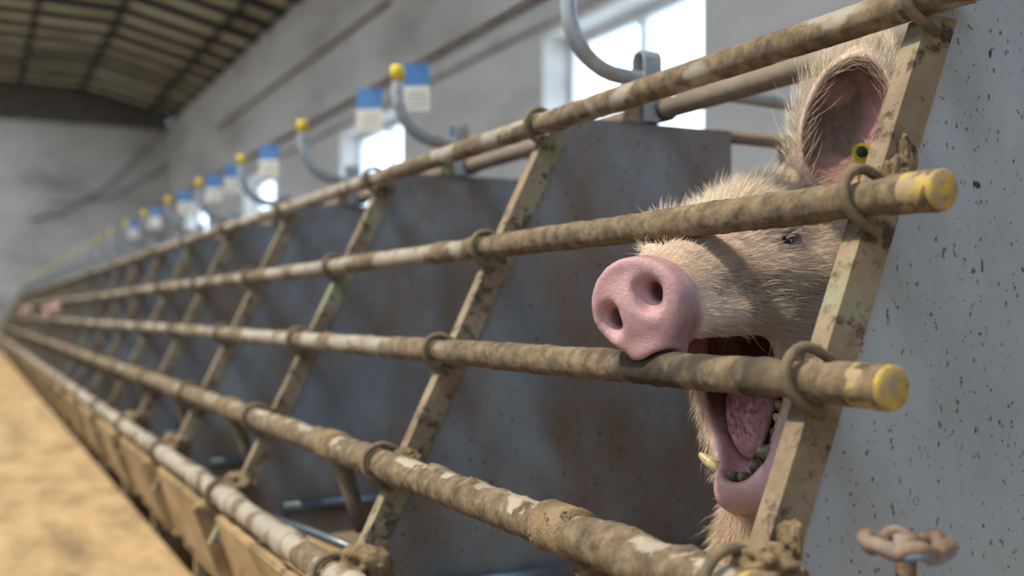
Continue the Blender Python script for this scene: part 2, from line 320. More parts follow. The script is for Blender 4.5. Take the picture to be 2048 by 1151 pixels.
# mud-caked front rails, one long tube each
metal = ((0.36, 0.35, 0.33), (0.56, 0.55, 0.52))
RM = [bar_mat('rail_mud_on_steel', ((0.27, 0.24, 0.195), (0.40, 0.355, 0.285)), ((0.045, 0.033, 0.021), (0.145, 0.106, 0.064), (0.25, 0.187, 0.115)))] * 5     # one steel and one mud for all five
RL = ['topmost horizontal front rail of the stalls, dusty brown steel tube', 'second rail from the top, crusted steel tube crossing above the snout',
      'third rail from the top, wet dirty tube held in the sow\'s open mouth', 'fourth rail from the top, thickly mud-caked with tee fittings',
      'lowest front rail, pale sunlit tube with collars above the trough boards']
def make_rail(i):
    x, z = BARS[i]; RB = RBS[i]; root = empty('front_rail', (x, YA, z)); tag(root, RL[i], 'rail', 'horizontal front rails')
    y0 = 0.522 if i == 2 else 0.540
    ys = np.concatenate([np.arange(y0, 2.4, 0.0023 if i else 0.005), np.arange(2.4, 6, 0.03), np.arange(6, YE + 0.1, 0.13)]); seg = 40
    ang = np.arange(seg) * 2 * math.pi / seg
    Yg, Ag = np.meshgrid(ys, ang, indexing='ij'); Yf, Af = Yg.ravel(), Ag.ravel()
    dz, dx = np.sin(Af), np.cos(Af)
    p = np.stack([x + RB * dx, Yf, z + RB * dz], 1)
    n1 = fbm(p * np.array([34, 20, 34.]) + 5.1 * i, 4); n2 = fbm(p * 110 + 3.3 * i, 4)
    amt = [0.50, 0.58, 0.58, 0.64, 0.50][i]; near = 1 - 0.22 * sstep(1.25, 1.45, Yf) * (1 if i in (1, 2, 4) else 0.6)
    mud = np.clip((n1 - (1 - amt * near) + 0.13) / 0.2, 0, 1)
    if i == 3: mud = sstep(0.44, 0.50, fbm(p * np.array([42, 26, 42.]) + 2.2, 5) - 0.16 * (0.75 * dx + 0.45 * dz) + 0.03) * np.maximum(near, 0.9)
    th = [0.0006, 0.0021, 0.0020, 0.0030, 0.0022][i]
    if i in (1, 2): mud = np.maximum(mud, (0.5 + 0.3 * n2) * (1 - sstep(1.20, 1.30, Yf)))
    # dirt collects against the clamps
    ph = np.abs(((Yf - YA + SP / 2) % SP) - SP / 2); mud = np.maximum(mud, (1 - sstep(0.01, 0.04, ph)) * (n2 > 0.42))
    yc = Yf + 0.0; ka = np.abs(Yf - (0.551 - 0.003 + 0.0998 * z)); kc = np.where(Yf < 0.9, ka, np.abs(((Yf + 0.003 - YA + SP / 2) % SP) - SP / 2)); clear = 0.06 + 0.94 * sstep(0.022, 0.036, kc)
    sag = 0.0012 * np.sin(Yf * 1.7 + i) * sstep(1.5, 3, Yf)
    n3 = np.abs(fbm(p * 150 + 7.7 * i, 3) - 0.5) * 2
    r = RB - 0.0006 * (i == 3) + mud * th * (0.30 + 1.1 * n2 + 0.5 * n3) + 0.0004 * (n2 - 0.5)
    if i == 3: r = r + mud * 0.0030 * np.clip(n1 - 0.5, 0, 1) * 3 * (dx < 0.3)
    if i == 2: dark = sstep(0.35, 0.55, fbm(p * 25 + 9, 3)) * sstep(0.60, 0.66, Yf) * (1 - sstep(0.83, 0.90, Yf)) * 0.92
    else: dark = np.zeros_like(Yf)
    yel = np.zeros_like(Yf)
    r = RB - 0.0003 + (r - RB) * clear
    V = np.stack([r * dx, Yf - YA, r * dz + sag * clear], 1); n = len(ys)
    idx = np.arange(n * seg).reshape(n, seg); a = idx[:-1]; b_ = idx[1:]
    Fq = np.stack([a, np.roll(a, -1, 1), np.roll(b_, -1, 1), b_], -1).reshape(-1, 4).tolist()
    Fq.append(list(idx[0])); Fq.append(list(idx[-1][::-1]))
    mesh_obj('tube', V, Fq, RM[i], root, attrs={'mud': np.stack([mud, dark, yel, np.ones_like(mud)], 1)})
    # yellow end cap, worn and dirty
    prof_ = [(0.0, 0.0), (RB - 0.0008, 0.0), (RB + 0.0012, 0.0018), (RB + 0.0014, 0.030), (RB + 0.0004, 0.032)]; V, Fq = [], []
    V.append((0, y0 - 0.004 - YA, 0))
    for rr, yy in prof_[1:]:
        for a_ in ang: V.append((rr * math.cos(a_), y0 - 0.004 + yy - YA, rr * math.sin(a_)))
    for k in range(seg): Fq.append((0, 1 + k, 1 + (k + 1) % seg))
    for j in range(3):
        for k in range(seg): q = 1 + j * seg; Fq.append((q + k, q + seg + k, q + seg + (k + 1) % seg, q + (k + 1) % seg))
    o = mesh_obj('end_cap', V, Fq, M['cap'], root); o['label'] = 'worn yellow plastic end cap'
    return root
def cap_mat():
    m, nt, b, pos = newmat('worn_yellow_cap')
    c = mixc(nt, ramp(nt, noise(nt, pos, 75, 5, 0.65), [(0.36, (0, 0, 0)), (0.53, (1, 1, 1))]), (0.46, 0.32, 0.025), (0.27, 0.205, 0.12))
    c = mixc(nt, ramp(nt, noise(nt, pos, 130, 5, 0.7), [(0.60, (0, 0, 0)), (0.68, (1, 1, 1))]), c, (0.13, 0.085, 0.05))
    nt.links.new(c, b.inputs['Base Color']); b.inputs['Roughness'].default_value = 0.7; bump(nt, b, noise(nt, pos, 200, 5, 0.7), 0.4, 0.002); return m
M['cap'] = cap_mat()
rails = [make_rail(i) for i in range(5)]
def crust_ring(name, x, z, y, r0, length, parent, mat, seedv, amp=0.003, RB=0.0172):
    "lumpy sleeve around a rail"
    seg, n = 24, 22; V = []
    for j in range(n):
        u = j / (n - 1); yy = y + (u - 0.5) * length
        for k in range(seg):
            a = 2 * math.pi * k / seg; V.append((math.cos(a), yy, math.sin(a), u))
    V = np.array(V); p = np.stack([x + V[:, 0] * r0, V[:, 1], z + V[:, 2] * r0], 1)
    e = np.sqrt(np.clip(1 - (2 * V[:, 3] - 1) ** 8, 0, 1))
    rim = np.exp(-((V[:, 3] - 0.10) / 0.06) ** 2) + np.exp(-((V[:, 3] - 0.90) / 0.06) ** 2)
    r = RB * 0.9 + (r0 - RB * 0.9) * e + 0.0016 * rim * e + amp * (fbm(p * 90 + seedv, 4) - 0.5) * e
    W = np.stack([r * V[:, 0], V[:, 1] - YA, r * V[:, 2]], 1)
    idx = np.arange(n * seg).reshape(n, seg); a = idx[:-1]; b_ = idx[1:]
    Fq = np.stack([a, np.roll(a, -1, 1), np.roll(b_, -1, 1), b_], -1).reshape(-1, 4)
    return mesh_obj(name, W, Fq, mat, parent)
# tee fittings with drinker stubs on the fourth rail, collars on the lowest
x4, z4 = BARS[3]; t0 = crust_ring('tee_fitting', x4, z4, YA + 0.185, RBS[3] + 0.0045, 0.058, rails[3], M['mud'], 3.0)
st = tube_obj('drinker_stub', [(0.004, YA + 0.16 - YA, -0.012), (0.012, 0.158, -0.04), (0.022, 0.155, -0.075), (0.034, 0.152, -0.115)], [0.015, 0.0125, 0.011, 0.010], M['mud'], rails[3], seg=14)
for i in range(1, NP - 1):
    for o in (t0, st):
        c = o.copy(); C.objects.link(c); c.location.y = SP * i
        if o is st:
            c.location.y = SP * i + 0.01; c.material_slots[0].link = 'OBJECT'; c.material_slots[0].material = M['ubolt']
x5, z5 = BARS[4]; cl = crust_ring('collar', x5, z5, YA + 0.19, RBS[4] + 0.0028, 0.05, rails[4], RM[4], 8.0, 0.002)
for i in range(1, 2 * NP - 3):
    c = cl.copy(); C.objects.link(c); c.location.y = SP * i / 2 + (0.03 if i % 2 else 0)
# feed-trough boards under the lowest rail
bd_root = None
for i in range(NP - 1):
    y = YA + SP * i
    if i == 0:
        bd_root = empty('trough_board'); zt, zb = CAMZ - 0.330, 0.125
        bm = bmesh.new(); prism(bm, [(0.374, 0.10, zt - 0.014), (0.396, 0.10, zt - 0.014), (0.446, 0.10, zb), (0.424, 0.10, zb)], (0, 0.52, 0))
        bmesh.ops.bevel(bm, geom=bm.edges[:], offset=0.004, segments=2, affect='EDGES'); bm_obj('front_board', bm, M['board'], bd_root)
        bm = bmesh.new(); prism(bm, [(0.355, 0.055, zt - 0.012), (0.42, 0.055, zt - 0.012), (0.47, 0.055, zb - 0.01), (0.415, 0.055, zb - 0.01)], (0, 0.028, 0))
        bmesh.ops.bevel(bm, geom=bm.edges[:], offset=0.004, segments=2, affect='EDGES'); bm_obj('end_plate', bm, M['board'], bd_root)
        bm = bmesh.new(); prism(bm, [(0.44, 0.08, zb), (0.75, 0.08, zb - 0.02), (0.75, 0.08, zb - 0.05), (0.44, 0.08, zb - 0.03)], (0, 0.55, 0)); bm_obj('trough_floor', bm, M['board'], bd_root)
        bm = bmesh.new(); abox(bm, 0.52, 0.62, 0.2, 0.3, -0.2, zb - 0.035); bm_obj('plinth', bm, M['board'], bd_root); r = bd_root
    else: r = copy_tree(bd_root)
    r.location = (0, y, 0); tag(r, '%s dung-caked feed trough from the row end, under the lowest rail' % ordn(i), 'trough', 'feed troughs along the aisle')
# rear locking rail lying on the partitions
tag(tube_obj('locking_rail', [(0.862, y, CAMZ + 0.281) for y in np.linspace(0.62, YE, 40)], 0.0145, M['rail'], seg=14), 'dusty brown tube lying along the partition tops behind the top rail', 'rail')
# gate levers with yellow caps
def make_lever():
    root = empty('gate_lever'); zl = CAMZ + 0.327; xv = 0.718; rb = 0.085
    pts = [(xv, 0, CAMZ + 0.452), (xv, 0, CAMZ + 0.43)]
    for a in np.linspace(0, math.pi / 2, 9): pts.append((xv + rb * (1 - math.cos(a)), 0, zl + rb - 0.004 - rb * math.sin(a)))
    pts += [(0.9, 0, zl - 0.010), (1.1, 0, zl - 0.016), (1.30, 0, zl - 0.022)]
    tube_obj('pipe', pts, 0.0112, M['galv_pipe'], root, seg=14)
    V, Fq = tube_data([(xv, 0, CAMZ + 0.433), (xv, 0, CAMZ + 0.456), (xv, 0, CAMZ + 0.460)], [0.0135, 0.0135, 0.011], 16); mesh_obj('cap', V, Fq, M['yellow'], root)['label'] = 'bright yellow plastic cap'
    tube_obj('hook', [(1.22, 0, zl - 0.025), (1.235, 0, zl - 0.05), (1.25, 0, zl - 0.065)], 0.006, M['rail'], root, seg=8)
    # slotted keeper standing on the partition: a bent strip, open in the middle
    br = []; xb = 0.842; hw = 0.0165; zt, zb = CAMZ + 0.362, CAMZ + 0.262
    path = [(-hw, zb), (-hw, zt - 0.012), (-hw * 0.7, zt - 0.003), (0, zt), (hw * 0.7, zt - 0.003), (hw, zt - 0.012), (hw, zb)]
    bm = bmesh.new(); inn = [(a * 0.80, z - (0.0035 if z > zb else 0)) for a, z in path]
    for k in range(len(path) - 1):
        prism(bm, [(xb - 0.014, path[k][0], path[k][1]), (xb - 0.014, path[k + 1][0], path[k + 1][1]), (xb - 0.014, inn[k + 1][0], inn[k + 1][1]), (xb - 0.014, inn[k][0], inn[k][1])], (0.028, 0, 0))
    bm_obj('keeper', bm, M['galv_pipe'], root)
    tube_obj('rubber_stop', [(0.862, -0.022, CAMZ + 0.281), (0.862, 0.0, CAMZ + 0.281), (0.862, 0.022, CAMZ + 0.281)], 0.0185, M['rubber'], root, seg=12)
    bm = bmesh.new(); prism(bm, [(0.802, 0, CAMZ + 0.262), (0.832, 0, CAMZ + 0.262), (0.832, 0, CAMZ + 0.288), (0.812, 0, CAMZ + 0.288)], (0, 0.004, 0)); bm_obj('lug', bm, M['angle'], root)
    return root
lev = make_lever()
for i in range(1, NP):
    r = lev if i == 1 else copy_tree(lev); r.location = (0, YA + SP * i, 0)
    tag(r, 'bent galvanised gate lever with yellow cap on the %s partition from the row end' % ordn(i), 'gate lever', 'yellow-capped gate levers')
# record cards hanging on a wire over the stalls
XC, ZC = 0.9, CAMZ + 0.56
tag(tube_obj('card_wire', [(XC, y, ZC + 0.003) for y in np.linspace(0.7, YE, 24)], 0.0016, M['rail'], seg=6), 'thin wire strung over the stalls carrying the record cards', 'wire')
for k, y in enumerate([2.31, 2.62, 3.64, 4.18, 4.55, 5.21, 6.1, 7.0]):
    r = empty('record_card', (XC, y, ZC)); rz = [0.9, 0.75, 0.7, 0.9, 0.8, 0.85, 0.7, 0.9][k]; r.rotation_euler = (0, 0.06, 1.05 + rz - 0.8)
    box_obj('blue_half', -0.0008, 0.0008, -0.033, 0.033, -0.052, 0.0, M['blue'], r); box_obj('pale_half', -0.0008, 0.0008, -0.033, 0.033, -0.108, -0.052, M['paper'], r)
    for q in range(4): box_obj('print_line', -0.0014, -0.0008, -0.024, 0.012 + 0.01 * (q % 2), -0.068 - 0.010 * q, -0.065 - 0.010 * q, M['print'], r)
    tag(r, '%s blue-topped white record card on the wire, counted from the row end' % ordn(k), 'card', 'record cards over the stalls')
# loose feeder rod inside the second stall
tag(tube_obj('feeder_rod', [P(538, 1036, 1.86), P(620, 1062, 1.66), P(716, 1100, 1.50)], 0.007, M['dark_pipe'], seg=10), 'thin dark rod slanting low inside the second stall', 'rod')
# mud and straw clumps packed into the bottom corners
def clump(parent, c, rad, sd, mat=None):
    bm = bmesh.new(); bmesh.ops.create_icosphere(bm, subdivisions=4, radius=1)
    v = np.array([q.co[:] for q in bm.verts]); n = fbm(v * 2.6 + sd, 5); r = 0.45 + 1.1 * n
    for q, k in zip(bm.verts, r): q.co = Vector((q.co.x * rad[0] * k + c[0], q.co.y * rad[1] * k + c[1], q.co.z * rad[2] * k + c[2]))
    return bm_obj('mud_clump', bm, mat or M['mud'], parent, True)
def on_front(z, dy, off): return (front(z) + off, dy, z)
for k, (z, off, rad) in enumerate([(CAMZ - 0.182, 0.018, (0.022, 0.024, 0.020)), (CAMZ - 0.172, 0.005, (0.020, 0.026, 0.016)), (CAMZ - 0.198, 0.0, (0.032, 0.034, 0.018)), (CAMZ - 0.158, 0.026, (0.008, 0.010, 0.014)), (CAMZ - 0.19, 0.035, (0.012, 0.014, 0.015)), (CAMZ + 0.100, 0.032, (0.011, 0.005, 0.016)), (CAMZ + 0.118, 0.036, (0.008, 0.004, 0.014)), (CAMZ + 0.250, 0.026, (0.022, 0.012, 0.010))]):
    clump(parts[0], on_front(z, -0.004 if 4 < k < 7 else -0.012, off), rad, 3.1 * k, None)
for k, (z, off, rad) in enumerate([(CAMZ - 0.305, 0.02, (0.035, 0.03, 0.024)), (CAMZ - 0.325, -0.005, (0.04, 0.03, 0.016)), (CAMZ - 0.177, 0.015, (0.018, 0.02, 0.010))]):
    clump(parts[1], on_front(z, -0.012, off), rad, 40 + 3.1 * k)
for i in (2, 3, 4): clump(parts[i], on_front(CAMZ - 0.295, -0.02, 0.01), (0.03, 0.03, 0.02), 60 + i)
# rusted gate valve on its riser in front of the first partition
M['valve'] = mottled('rusted_iron', [(0.08, 0.05, 0.035), (0.20, 0.14, 0.10), (0.26, 0.21, 0.18)], 45, 0.8, 0.2, bmp=0.5, bd=0.003)
M['valve_blue'] = mottled('blue_paint_remnant', [(0.05, 0.16, 0.32), (0.20, 0.16, 0.14)], 60, 0.6, bmp=0.2)
vp = P(1812, 1088, 0.70); vr = empty('gate_valve', (vp[0], vp[1], 0.0)); hz = vp[2]
ring = [((0.0235 + 0.0025 * math.cos(6 * a)) * math.cos(a), (0.0235 + 0.0025 * math.cos(6 * a)) * math.sin(a), hz + 0.0025 * math.cos(6 * a)) for a in np.linspace(0, 2 * math.pi, 49)]
wheel = tube_obj('handwheel', ring, 0.0052, M['valve'], vr, seg=10, caps=False)
for k in range(3):
    a = k * 2 * math.pi / 3 + 0.4; tube_obj('spoke', [(0, 0, hz - 0.004), (0.014 * math.cos(a), 0.014 * math.sin(a), hz - 0.002), (0.026 * math.cos(a), 0.026 * math.sin(a), hz)], 0.0045, M['valve'], wheel, seg=8)
tube_obj('rim_paint', [(x * 1.06, y * 1.06, z - 0.0035) for x, y, z in ring[30:48]], 0.0036, M['valve_blue'], wheel, seg=8)
V, Fq = tube_data([(0, 0, z) for z in (0.0, hz - 0.12, hz - 0.115, hz - 0.075, hz - 0.07, hz - 0.045, hz - 0.04, hz - 0.008, hz + 0.006)], [0.012, 0.012, 0.02, 0.02, 0.014, 0.012, 0.0065, 0.0065, 0.008], 18)
mesh_obj('riser', V, Fq, M['valve'], vr); tag(vr, 'rusty gate valve with a small scalloped handwheel before the galvanised partition', 'valve')
# ================================================================== the sow
f32 = np.float32
def head_frame(psi, rho, tau):
    n = np.array([-math.cos(psi) * math.cos(tau), -math.sin(psi) * math.cos(tau), math.sin(tau)])
    l = np.array([math.sin(psi), -math.cos(psi), 0.0]); k = np.cross(l, n); k = k if k[2] > 0 else -k
    return n, l * math.cos(rho) + k * math.sin(rho), k * math.cos(rho) - l * math.sin(rho)
HN, HL, HK = head_frame(math.radians(25), math.radians(18), math.radians(-1))
HS = P(1270, 612, 0.93)                                   # centre of the snout disc
def LW(a, b, c): return HS + a * HN + b * HL + c * HK     # head frame -> world
def WL(p): d = np.asarray(p) - HS; return np.array([d @ HN, d @ HL, d @ HK])
AL = math.radians(47); HG = np.array([-0.268, -0.016, -0.035])
JD = np.array([math.cos(AL), 0, -math.sin(AL)]); JM = np.array([math.sin(AL), 0, math.cos(AL)])
def JL(s, b, t): return HG + s * JD + b * np.array([0, 1, 0]) + t * JM     # jaw frame -> head frame
def axis(segs):
    out = [segs[0][0]]
    for a, b, st in segs:
        n = max(1, int(round((b - a) / st))); out += list(np.linspace(a, b, n + 1)[1:])
    return np.array(out, f32)
gx = axis([(0.44, 0.86, 0.0031), (0.86, 0.98, 0.008), (0.98, 2.32, 0.025)])
gy = axis([(0.655, 0.69, 0.006), (0.69, 0.98, 0.0031), (0.98, 1.06, 0.006), (1.06, 1.24, 0.02)])
gz = axis([(-0.02, 0.36, 0.02), (0.36, 0.78, 0.0031), (0.78, 0.91, 0.0045), (0.91, 0.97, 0.015)])
def smin(a, b, k):
    h = np.maximum(k - np.abs(a - b), 0) / f32(k); return np.minimum(a, b) - h * h * f32(k * 0.25)
def smax(a, b, k): return -smin(-a, -b, k)
class Field:
    def __init__(s, X, Y, Z): s.p = (X, Y, Z)
    def ell(s, c, r, ax=None):
        d = [s.p[i] - f32(c[i]) for i in range(3)]
        if ax is None: q = d
        else: q = [d[0] * f32(u[0]) + d[1] * f32(u[1]) + d[2] * f32(u[2]) for u in ax]
        k0 = np.sqrt(sum((q[i] / f32(r[i])) ** 2 for i in range(3))); k1 = np.sqrt(sum((q[i] / f32(r[i] ** 2)) ** 2 for i in range(3)))
        return k0 * (k0 - 1) / (k1 + f32(1e-6))
    def cone(s, a, b, r1, r2, sq=(1, 1, 1)):
        a = np.asarray(a, float) * sq; b = np.asarray(b, float) * sq; ba = b - a; L = ba @ ba
        d = [s.p[i] * f32(sq[i]) - f32(a[i]) for i in range(3)]
        h = np.clip((d[0] * f32(ba[0]) + d[1] * f32(ba[1]) + d[2] * f32(ba[2])) / f32(L), 0, 1)
        return np.sqrt(sum((d[i] - h * f32(ba[i])) ** 2 for i in range(3))) - (f32(r1) + h * f32(r2 - r1))
    def tri(s, a, b, c, th):
        a, b, c = (np.asarray(v, float) for v in (a, b, c)); dot = lambda d, v: d[0] * f32(v[0]) + d[1] * f32(v[1]) + d[2] * f32(v[2])
        nn = np.cross(b - a, c - a); out = None; ins = None
        for u, v in ((a, b), (b, c), (c, a)):
            d = [s.p[i] - f32(u[i]) for i in range(3)]; e = v - u; h = np.clip(dot(d, e) / f32(e @ e), 0, 1)
            q = sum((d[i] - h * f32(e[i])) ** 2 for i in range(3)); out = q if out is None else np.minimum(out, q)
            g = dot(d, np.cross(e, nn)) <= 0; ins = g if ins is None else (ins & g)
        d = [s.p[i] - f32(a[i]) for i in range(3)]; pl = dot(d, nn) ** 2 / f32(nn @ nn)
        return np.sqrt(np.where(ins, pl, out)) - f32(th)
# near ear: a cupped leaf facing the lens; far ear: a flap hanging forward over the far eye
EB, ET = P(1668, 352, 1.10), P(1738, 92, 1.09)
EUP = (ET - EB) / np.linalg.norm(ET - EB); EN = -FW * 0.92 - RT * 0.40; EN -= EUP * (EN @ EUP); EN /= np.linalg.norm(EN); EW = np.cross(EUP, EN)
EC = P(1700, 232, 1.095)
FB, FT = LW(-0.262, -0.066, 0.085), P(1308, 512, 1.055)
def sow_field(X, Y, Z, head=True, eyes=None):
    W = Field(X, Y, Z)
    # trunk, legs
    d = W.ell((1.62, 0.955, 0.55), (0.62, 0.205, 0.235)); d = smin(d, W.ell((1.15, 0.955, 0.53), (0.26, 0.185, 0.22)), 0.1)
    d = smin(d, W.ell((2.05, 0.955, 0.56), (0.22, 0.18, 0.22)), 0.1)
    nk = LW(-0.33, 0, 0.01); d = smin(d, W.cone(nk, (1.15, 0.955, 0.57), 0.108, 0.165), 0.08)
    for s in (-1, 1):
        y = 0.955 + s * 0.115
        d = smin(d, W.cone((1.10, y, 0.42), (1.07, y, 0.24), 0.075, 0.045), 0.05); d = smin(d, W.cone((1.07, y, 0.24), (1.08, y, 0.03), 0.040, 0.036), 0.03)
        d = smin(d, W.cone((2.02, y, 0.46), (1.93, y, 0.31), 0.11, 0.065), 0.06); d = smin(d, W.cone((1.93, y, 0.31), (2.06, y, 0.20), 0.055, 0.04), 0.03)
        d = smin(d, W.cone((2.06, y, 0.20), (2.03, y, 0.03), 0.038, 0.036), 0.03)
    d = smin(d, W.cone((2.24, 0.955, 0.66), (2.29, 0.955, 0.52), 0.018, 0.010), 0.03)
    if not head: return d
    dx, dy, dz = X - f32(HS[0]), Y - f32(HS[1]), Z - f32(HS[2])
    A, B, Cc = (dx * f32(u[0]) + dy * f32(u[1]) + dz * f32(u[2]) for u in (HN, HL, HK))
    H = Field(A, B, Cc); wd = (1, 0.92, 1)
    h = H.cone((-0.030, 0, -0.001), (-0.15, 0, 0.012), 0.0375, 0.049, wd)                      # muzzle
    h = smin(h, H.cone((-0.03, 0, 0.008), (-0.21, 0, 0.056), 0.024, 0.039), 0.03)             # bridge of the nose
    h = smin(h, H.ell((-0.215, 0, 0.022), (0.095, 0.072, 0.072)), 0.03)                       # face
    h = smin(h, H.ell((-0.285, 0.004, 0.070), (0.090, 0.068, 0.052)), 0.04)                       # forehead
    h = smin(h, H.ell((-0.285, 0.046, -0.015), (0.085, 0.050, 0.080)), 0.03); h = smin(h, H.ell((-0.285, -0.046, -0.015), (0.085, 0.050, 0.080)), 0.03)
    for s in (-1, 1):
        h = smin(h, H.ell((-0.195, s * 0.056, 0.060), (0.036, 0.018, 0.018)), 0.02)           # brow
        h = smin(h, H.cone((-0.17, s * 0.050, 0.016), (-0.22, s * 0.062, 0.012), 0.018, 0.022), 0.02)   # cheek bone
        h = smin(h, H.cone((-0.05, s * 0.030, -0.022), (-0.16, s * 0.040, -0.022), 0.0165, 0.020), 0.012)   # upper lip
    h = smin(h, d, 0.05)
    # lower jaw and the stretched cheeks
    j = H.cone(JL(0.02, 0, -0.020), JL(0.182, 0, -0.014), 0.045, 0.0255)
    for s in (-1, 1): j = smin(j, H.cone(JL(0.015, s * 0.050, 0.0), JL(0.186, s * 0.017, 0.0), 0.028, 0.0175), 0.018)
    j = smin(j, H.cone(JL(0.188, -0.015, 0.002), JL(0.188, 0.015, 0.002), 0.019, 0.019), 0.015)
    h = smin(h, j, 0.022)
    th_ = WL(P(1540, 1115, 1.13)); h = smin(h, H.cone(JL(0.10, 0.012, -0.018), th_, 0.046, 0.045), 0.03); h = smin(h, W.cone(P(1540, 1115, 1.13), (1.08, 0.95, 0.43), 0.045, 0.13), 0.05)
    for s in (-1, 1):
        h = smin(h, H.tri((-0.155, s * 0.046, -0.030), JL(0.125, s * 0.042, 0.012), (-0.285, s * 0.064, -0.035), 0.0085), 0.014)
    # mouth cavity: palate, tongue bed, throat
    cav = H.cone((-0.055, 0, -0.047), (-0.25, 0, -0.044), 0.0225, 0.040)
    cav = smin(cav, H.cone(JL(0.055, 0, 0.036), JL(0.172, 0, 0.020), 0.041, 0.0215), 0.015)
    cav = smin(cav, H.ell((-0.215, 0, -0.075), (0.075, 0.040, 0.055)), 0.02)
    ridg = f32(0.0011) * np.sin(A * f32(2 * math.pi / 0.0085)) * (Cc > -0.05)
    h = smax(h, -(cav + ridg), 0.008)
    # snout disc with nostrils
    As = A - f32(0.16) * Cc + f32(0.10) * np.abs(B) - f32(0.0022)
    Bq = B / (1 - f32(1.6) * np.minimum(Cc, 0) * 0 - np.clip(-Cc, 0, 0.05) * f32(4.6))
    q = np.sqrt((Bq / f32(0.0462)) ** 2 + ((Cc + f32(0.001)) / f32(0.0425)) ** 2); dr = (q - 1) * f32(0.042); da = np.abs(As + f32(0.010)) - f32(0.0065)
    disc = np.sqrt(np.maximum(dr + f32(0.006), 0) ** 2 + np.maximum(da, 0) ** 2) + np.minimum(np.maximum(dr + f32(0.006), da), 0) - f32(0.006)
    disc = smin(disc, H.ell((-0.012, -0.004, -0.0400), (0.013, 0.019, 0.0105)), 0.010); disc = smin(disc, H.ell((-0.024, 0.008, -0.0435), (0.016, 0.012, 0.0095)), 0.010)
    disc = smax(disc, -H.ell((0.020, 0, 0.004), (0.0165, 0.036, 0.030)), 0.012)
    h = smin(h, disc, 0.014)
    for s, nb, ncc in ((-1, -0.0255, -0.005), (1, 0.0175, 0.004)):
        h = smax(h, -H.ell((0.004, nb, ncc), (0.013, 0.0105, 0.0145)), 0.009)
        h = smax(h, -H.cone((0.004, nb + s * 0.002, ncc + 0.001), (-0.030, nb - s * 0.001, ncc + 0.006), 0.0070, 0.006, (1, 1, 0.74)), 0.005)
        h = smax(h, -H.cone((0.003, nb - 0.006 * s, ncc + 0.008), (0.002, nb + 0.006 * s, ncc + 0.004), 0.004, 0.005), 0.006)
    # eye socket, lids
    for s in (-1, 1):
        if eyes is None: break
        m = np.array([1, s, 1]); o_, t_, v_, n_ = (np.asarray(q_) * m for q_ in eyes); E_ = lambda t, v, n: o_ + t * t_ + v * v_ + n * n_
        h = smin(h, H.cone(E_(-0.015, 0.001, -0.001), E_(0.002, 0.0085, 0.0005), 0.0035, 0.0048), 0.006)
        h = smin(h, H.cone(E_(0.002, 0.0085, 0.0005), E_(0.020, 0.003, -0.002), 0.0048, 0.0038), 0.006)
        h = smin(h, H.cone(E_(-0.013, -0.006, -0.001), E_(0.018, -0.0075, -0.001), 0.0036, 0.0042), 0.006)
        h = smax(h, -H.cone(E_(-0.014, 0.013, 0.001), E_(0.018, 0.0135, 0.001), 0.0012, 0.0014), 0.004)
        h = smax(h, -H.ell(E_(0.002, 0.0004, 0.001), (0.0155, 0.0062, 0.0095), (t_, v_, n_)), 0.0025)
        h = smax(h, -H.cone(E_(-0.010, -0.001, 0.001), E_(-0.019, -0.006, 0.001), 0.0020, 0.0010), 0.002)
    # ears
    ax = (EW, EUP, EN); up = EC
    e = W.ell(up - EUP * 0.010, (0.047, 0.074, 0.036), ax); e = smin(e, W.cone(EC + EUP * 0.035, ET - EUP * 0.012, 0.022, 0.008), 0.03)
    e = smax(e, -W.ell(up - EUP * 0.012 + EN * 0.024, (0.0405, 0.066, 0.040), ax), 0.007)
    h = smin(h, e, 0.022)
    fm = 0.5 * (FB + FT) + HK * 0.012
    e2 = smin(W.cone(FB, fm, 0.022, 0.022), W.cone(fm, FT, 0.020, 0.0135), 0.02)
    h = smin(h, e2, 0.02)
    for i in (1, 2): h = smax(h, -(np.sqrt((X - f32(BARS[i][0])) ** 2 + (Z - f32(BARS[i][1])) ** 2) - f32(RBS[i] + 0.0036)), 0.004)
    return h
